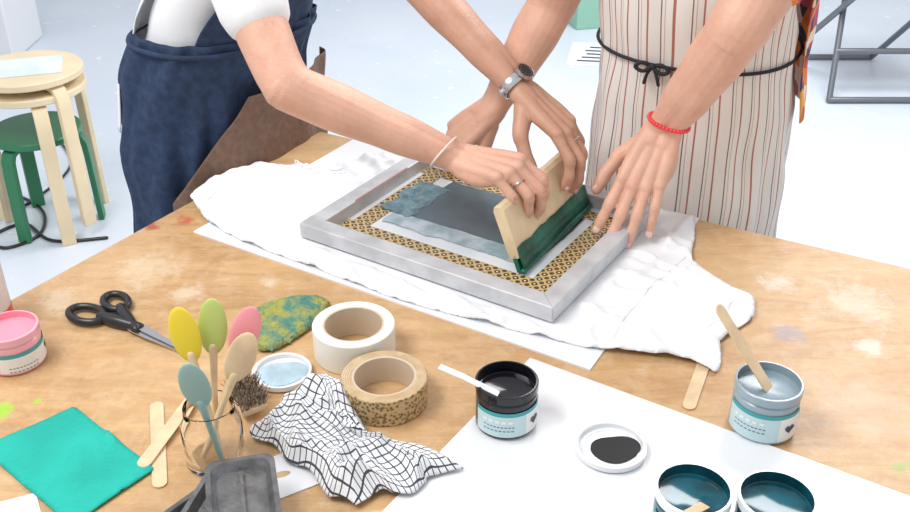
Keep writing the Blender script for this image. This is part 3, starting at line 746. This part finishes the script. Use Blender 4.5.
def jar(name,x,y,R,h,wall,ink,level,z0=TZ,lab=True,labm='label',ang=-90,heart=True,rimm=2):
    g=G(); t=.0022
    prof=[(0.0001,.001),(R-.004,.0),(R-.001,.003),(R-.001,h-.016),(R-.003,h-.014),(R-.003,h-.012),(R,h-.011),(R,h-.001),(R-.001,h),(R-t-.001,h),(R-t-.001,level),(R-t-.003,level-.001),(.0001,level-.0015)]
    mi=[0,0,0,0,0,rimm,rimm,rimm,rimm,1,1,1]
    lathe(g,(x,y,z0),prof,mi,56)
    parts=[obj(g,'jar_body',[wall,ink,'jar_clear' if rimm==2 else wall],True,angle=40)]
    if lab:
        g=G(); n=30; a0=math.radians(ang-80);a1=math.radians(ang+80); b=0
        for i in range(n+1):
            a=a0+(a1-a0)*i/n
            for zz in (.006,h-.030,h-.024): g.v.append(V((x+(R+.0002)*math.cos(a),y+(R+.0002)*math.sin(a),z0+zz)))
        for i in range(n):
            g.face([3*i,3*i+3,3*i+4,3*i+1],0 if i<n*.62 else 1); g.face([3*i+1,3*i+4,3*i+5,3*i+2],2)
        for row,(zz,cnt) in enumerate(((h-.038,5),(h-.046,9),(h-.052,8))):
            for k in range(cnt):
                a=math.radians(ang-58+k*(60/cnt)); w_=math.radians(60/cnt*.33); hh=.0022 if row==0 else .0006; b=len(g.v)
                for aa,z2 in ((a-w_,zz-hh),(a+w_,zz-hh),(a+w_,zz+hh),(a-w_,zz+hh)): g.v.append(V((x+(R+.0006)*math.cos(aa),y+(R+.0006)*math.sin(aa),z0+z2)))
                g.face([b,b+1,b+2,b+3],1 if row==0 else 3)
        if heart:
            a=math.radians(ang+42); c_=V((x+(R+.0008)*math.cos(a),y+(R+.0008)*math.sin(a),z0+h*.34)); tx=V((-math.sin(a),math.cos(a),0)); b=len(g.v); nn=28
            for k in range(nn):
                t_=2*math.pi*k/nn; hx=16*math.sin(t_)**3; hz=13*math.cos(t_)-5*math.cos(2*t_)-2*math.cos(3*t_)-math.cos(4*t_)
                g.v.append(c_+tx*hx*.00048+V((0,0,hz*.00045)))
            g.face([b+k for k in range(nn)],3)
        parts.append(obj(g,'jar_label',[labm,'label2','teal_print','heart'],False))
    return parts
JZ=TZ+.0025
pj=jar('x',-.622,1.150,.040,.060,'pinkjar','pink',.050,labm='label2',ang=-20,rimm=0); group('pink_ink_jar',(-.622,1.15,TZ),pj)
pk=jar('x',.066,1.015,.0405,.068,'black_wall','ink_black',.052,z0=JZ,ang=-75,rimm=0)
g=G(); strip(g,[(-.020,1.025,TZ+.083),(.01,1.012,TZ+.077),(.055,.995,TZ+.062)],(.3,.9,0),.010,.002); pk.append(obj(g,'stirring_paddle','gloss_white',False,bevel=.0006))
group('black_ink_jar',(.066,1.015,JZ),pk)
pg=jar('x',.398,1.010,.0425,.072,'lgrey_wall','ink_lgrey',.060,ang=-100,rimm=0); group('grey_ink_jar',(.398,1.01,TZ),pg)
pt=jar('x',.262,.815,.042,.072,'teal_wall','ink_teal',.058,z0=JZ,ang=-95)
g=G(); strip(g,[(.245,.77,TZ+.080),(.272,.80,TZ+.064)],(.5,-.5,0),.012,.002); pt.append(obj(g,'wooden_stirrer','stickwood',False)); group('teal_ink_jar',(.262,.815,JZ),pt)
pt=jar('x',.350,.803,.042,.072,'teal_wall','ink_teal',.058,z0=JZ,ang=-95); group('teal_ink_jar.001',(.35,.803,JZ),pt)
def lid(name,x,y,R,m,puddle,z0):
    g=G(); lathe(g,(x,y,z0),[(.0001,.001),(R-.002,.001),(R,.003),(R,.010),(R-.002,.0105),(R-.004,.0095),(R-.004,.003),(R-.008,.0028),(R-.009,.0042),(R-.0105,.0042),(R-.0115,.0028),(.0001,.0028)],None,56)
    p=[obj(g,'lid_shell',m,True,angle=40)]
    if puddle:
        g=G(); pts=[]
        for k in range(40):
            a=2*math.pi*k/40; r=(R*puddle[1])*(1+.12*math.sin(a*2+1)+.06*math.sin(3*a)); pts.append((x+puddle[2]+r*math.cos(a),y+puddle[3]+r*.95*math.sin(a)))
        prism(g,pts,z0+.0026,z0+.0044); p.append(obj(g,'ink_residue',puddle[0],False))
    group(name,(x,y,z0),p)
lid('jar_lid',.195,.958,.0445,'gloss_white',('ink_black_dry',.64,.006,-.002),JZ)
lid('jar_lid.001',-.240,1.115,.041,'gloss_white',('bluelid',.76,0,0),TZ)
def stick(name,a,b,w=.018,t=.0018,m='stickwood'):
    a=V(a);b=V(b);d=(b-a).normalized(); s=V((0,0,1)).cross(d)
    s=s.normalized(); nrm=d.cross(s).normalized(); g=G(); pts=[]
    for k in range(9): an=math.pi/2+math.pi*k/8; pts.append(a+d*(w/2+math.cos(an)*w/2)+s*math.sin(an)*w/2)
    for k in range(9): an=-math.pi/2+math.pi*k/8; pts.append(b-d*(w/2-math.cos(an)*w/2)+s*math.sin(an)*w/2)
    n=len(pts)
    for p in pts: g.v.append(p-nrm*t/2)
    for p in pts: g.v.append(p+nrm*t/2)
    g.face(list(range(n))[::-1]); g.face([n+i for i in range(n)])
    for i in range(n): g.face([i,(i+1)%n,n+(i+1)%n,n+i])
    return obj(g,name,m,False,bevel=.0004)
stick('wooden_craft_stick',(-.400,1.055,TZ+.0015),(-.354,.893,TZ+.0015))
stick('wooden_craft_stick.001',(-.345,1.075,TZ+.010),(-.385,.925,TZ+.0045))
stick('wooden_craft_stick.002',(.362,1.165,TZ+.0015),(.309,1.040,TZ+.0015))
stick('wooden_craft_stick.003',(.333,1.062,TZ+.152),(.402,1.008,TZ+.055),w=.020)
gx,gy=-.297,.945
g=G(); R=.037;h=.085
lathe(g,(gx,gy,TZ+.0005),[(.0001,0),(R-.003,0),(R,.004),(R,h*.68),(R-.006,h*.82),(R-.006,h-.003),(R-.007,h),(R-.009,h-.003),(R-.009,h*.82),(R-.0035,h*.66),(R-.0035,.008),(R-.008,.005),(.0001,.005)],None,48)
gj=obj(g,'glass_jar_body','glass',True)
parts=[gj]
def spoon(base,head_,m,w=.022,l=.032,ori=None):
    a=V(base);b=V(head_);d=(b-a).normalized(); s=V((1,.1,0)); s=(s-d*s.dot(d)).normalized(); nrm=s.cross(d)
    g=G(); tube(g,[a,a.lerp(b,.5),b-d*l*.7],[.0035,.004,.0055],10,5,mi=1 if m!='sage' else 0); ell(g,b,[s*w,d*l,nrm*.004],24,14)
    return obj(g,'spoon',[m,'stickwood'])
for bs,hd_,m_ in (((gx+.012,gy-.01,TZ+.01),(-.318,.968,TZ+.172),'yellow'),((gx+.0,gy+.005,TZ+.01),(-.290,.988,TZ+.170),'lime'),((gx-.012,gy+.005,TZ+.01),(-.250,.978,TZ+.168),'rose'),
                  ((gx-.014,gy-.008,TZ+.01),(-.252,.953,TZ+.150),'stickwood'),((gx+.01,gy-.012,TZ+.01),(-.300,.918,TZ+.135),'sage')):
    parts.append(spoon(bs,hd_,m_,.0175,.036))
group('glass_jar_of_spoons',(gx,gy,TZ),parts)
g=G(); box(g,(-.275,1.045,TZ+.014),V((.015,.010,0)),V((-.015,.024,0)),(0,0,.005)); bb_=obj(g,'brush_back','stickwood',False,bevel=.003)
g=G()
for k in range(380):
    u_=random.uniform(-1,1);v_=random.uniform(-1,1); p=V((-.275,1.045,TZ+.017))+V((.014,.010,0))*u_+V((-.014,.023,0))*v_
    q=p+V((random.uniform(-.010,.012),random.uniform(-.010,.010),.020)); tube(g,[p,q],[.0007,.0004],4,1,cap=False)
bh=obj(g,'bristles','bristle',False)
group('scrubbing_brush',(-.275,1.045,TZ),[bb_,bh])
def tray(name,c,ang,z,tilt):
    g=G(); a=math.radians(ang); X=V((math.cos(a),math.sin(a),0)); Y=V((-math.sin(a),math.cos(a),tilt)).normalized(); Zt=X.cross(Y); c=V((c[0],c[1],z))
    hw,hl,d=.036,.064,.012
    def P_(x,y,zz): return c+X*x+Y*y+Zt*zz
    def rr(w,l,zz,rad=.014):
        out=[]
        for cx,cy,s in ((w-rad,l-rad,0),(-(w-rad),l-rad,90),(-(w-rad),-(l-rad),180),(w-rad,-(l-rad),270)):
            for k in range(6):
                t=math.radians(s+k*18); out.append(P_(cx+rad*math.cos(t),cy+rad*math.sin(t),zz))
        return out
    loops=[rr(hw-.005,hl-.005,-.0),rr(hw,hl,d),rr(hw+.004,hl+.004,d),rr(hw+.004,hl+.004,d+.002),rr(hw-.002,hl-.002,d+.002),rr(hw-.008,hl-.008,.003)]
    for lp in loops: g.v+=lp
    n=24
    for i in range(len(loops)-1):
        for k in range(n): g.face([i*n+k,i*n+(k+1)%n,(i+1)*n+(k+1)%n,(i+1)*n+k])
    g.face(list(range(n))[::-1]); g.face([(len(loops)-1)*n+k for k in range(n)])
    box(g,P_(0,0,.006),X*.002,Y*(hl-.014),Zt*.003)
    return obj(g,name,'dark_tray',True,angle=35)
tray('metal_paint_tray',(-.292,.826),-38,TZ+.003,.0)
tray('metal_paint_tray.001',(-.266,.822),-14,TZ+.020,.04)
tray('metal_paint_tray.002',(-.236,.822),14,TZ+.038,.04)
g=G(); lathe(g,(-.700,1.243,TZ),[(.0001,0),(.034,0),(.037,.004),(.037,.13),(.030,.155),(.016,.168),(.016,.185)],None,40); b1_=obj(g,'bottle_body','bottle')
g=G(); lathe(g,(-.700,1.243,TZ),[(.0374,.006),(.0374,.030)],None,40); b2_=obj(g,'bottle_label','orange')
g=G(); lathe(g,(-.700,1.243,TZ),[(.019,.180),(.019,.205),(.017,.207),(.0001,.207)],None,30); b3_=obj(g,'bottle_cap','bottle',True,angle=40)
group('plastic_bottle',(-.70,1.243,TZ),[b1_,b2_,b3_])
# ---------------------------------------------------------------- background
def stool(name,x,y,z0,h,rot_,m,R=.175):
    g=G(); lathe(g,(x,y,z0),[(.0001,h-.024),(R-.004,h-.024),(R,h-.020),(R,h-.004),(R-.004,h),(.0001,h)],None,56); s=obj(g,'seat',m,True,angle=40)
    g=G()
    for k in range(3):
        a=rot_+k*2*math.pi/3; d=V((math.cos(a),math.sin(a),0)); w=V((-math.sin(a),math.cos(a),0)); c=V((x,y,z0))
        strip(g,[c+d*(R*.45)+V((0,0,h-.034)),c+d*(R*.80)+V((0,0,h-.034)),c+d*(R*.93)+V((0,0,h-.042)),c+d*(R*1.0)+V((0,0,h-.065)),c+d*(R*1.02)+V((0,0,h-.11)),c+d*(R*1.06)],w,.046,.020)
    l=obj(g,'legs',m,True,bevel=.003,angle=30); return group(name,(x,y,z0),[s,l])
sx,sy=-1.40,3.13
stool('wooden_stool',sx,sy,0,.52,-1.10,'birch'); stool('wooden_stool.001',sx,sy,.052,.52,-.66,'birch')
stool('green_stool',sx-.02,sy,0,.36,-1.9,'green_paint',.150)
g=G(); prism(g,[(sx-.10,sy-.12),(sx+.13,sy-.05),(sx+.08,sy+.12),(sx-.13,sy+.06)],.5725,.5745); obj(g,'paper_sheet.001','screen',False)
g=G(); tube(g,[(-1.75,3.35,.006),(-1.6,3.3,.006),(-1.48,3.18,.006),(-1.44,3.02,.006),(-1.52,2.93,.006),(-1.6,3.0,.006),(-1.52,3.1,.006),(-1.38,2.98,.006),(-1.2,3.0,.006)],.006,8,8)
tube(g,[(-1.7,3.9,.006),(-1.52,3.6,.006),(-1.55,3.3,.006),(-1.66,3.1,.006),(-1.8,3.0,.006)],.005,8,8); obj(g,'power_cable','plastic_black')
g=G(); cx,cy=1.95,4.55
def T3(a,b,r=.014): tube(g,[a,b],r,10,1)
for s in (-1,1):
    T3((cx+s*.26,cy-.30,.015),(cx+s*.22+.12,cy+.20,.75)); T3((cx+s*.22-.08,cy+.28,.015),(cx+s*.19,cy-.18,.45))
for zz,yy,w,dx in ((.015,-.30,.26,0),(.015,.28,.22,-.08),(.2,-.175,.25,.03),(.72,.18,.22,.12)): T3((cx-w+dx,cy+yy,zz),(cx+w+dx,cy+yy,zz))
f1=obj(g,'chair_frame','grey_metal'); g=G(); box(g,(cx,cy,.46),(.21,0,0),(0,.20,0),(0,0,.012)); f2=obj(g,'chair_seat','black',False,bevel=.008)
g=G(); box(g,(cx+.11,cy+.17,.66),(.21,0,0),(0,.010,0),(0,.01,.08)); f3=obj(g,'chair_back','green_paint',False,bevel=.006)
group('folding_chair',(cx,cy,0),[f1,f2,f3])
g=G(); box(g,(.80,5.5,.14),(.18,.05,0),(-.04,.15,0),(0,0,.14)); b1_=obj(g,'box_body','mint',False,bevel=.006)
g=G(); box(g,(.80,5.5,.285),(.19,.053,0),(-.043,.16,0),(0,0,.006)); b2_=obj(g,'box_lid','paper',False,bevel=.003); group('storage_box',(.8,5.5,0),[b1_,b2_])
g=G(); prism(g,[(.55,4.75),(.86,4.70),(.92,5.05),(.62,5.10)],.0005,.002); p1=obj(g,'sheet','paper',False)
g=G()
for k in range(5): box(g,(.70+.02*k,4.80+.05*k,.0026),(.09-.01*(k%3),-.012,0),(.002,.009,0),(0,0,.0003))
p2=obj(g,'printed_lines','heart',False); group('printed_notice',(.7,4.9,0),[p1,p2])
# ---------------------------------------------------------------- light & camera
w=bpy.data.worlds.new('world'); S.world=w; w.use_nodes=True; w.node_tree.nodes['Background'].inputs[0].default_value=(.95,.97,1,1); w.node_tree.nodes['Background'].inputs[1].default_value=.78
def area(name,loc,sz,e,tgt,col=(1,1,1)):
    l=bpy.data.lights.new(name,'AREA'); l.shape='RECTANGLE'; l.size=sz[0]; l.size_y=sz[1]; l.energy=e; l.color=col
    o=bpy.data.objects.new(name,l); o.location=loc; o.rotation_euler=(V(tgt)-V(loc)).to_track_quat('-Z','Y').to_euler(); S.collection.objects.link(o)
area('ceiling_light',(-1.3,.9,3.0),(1.6,.8),46,(0,1.4,.85),(1,.98,.96))
area('ceiling_light.001',(1.4,3.6,3.2),(2.0,1.2),95,(.6,3,0),(.98,.99,1))
cam=bpy.data.cameras.new('camera'); o=bpy.data.objects.new('camera',cam); S.collection.objects.link(o)
o.location=(0,0,1.7); o.rotation_euler=(math.radians(59.5),0,0); cam.lens=39.56; cam.clip_start=.05
S.camera=o
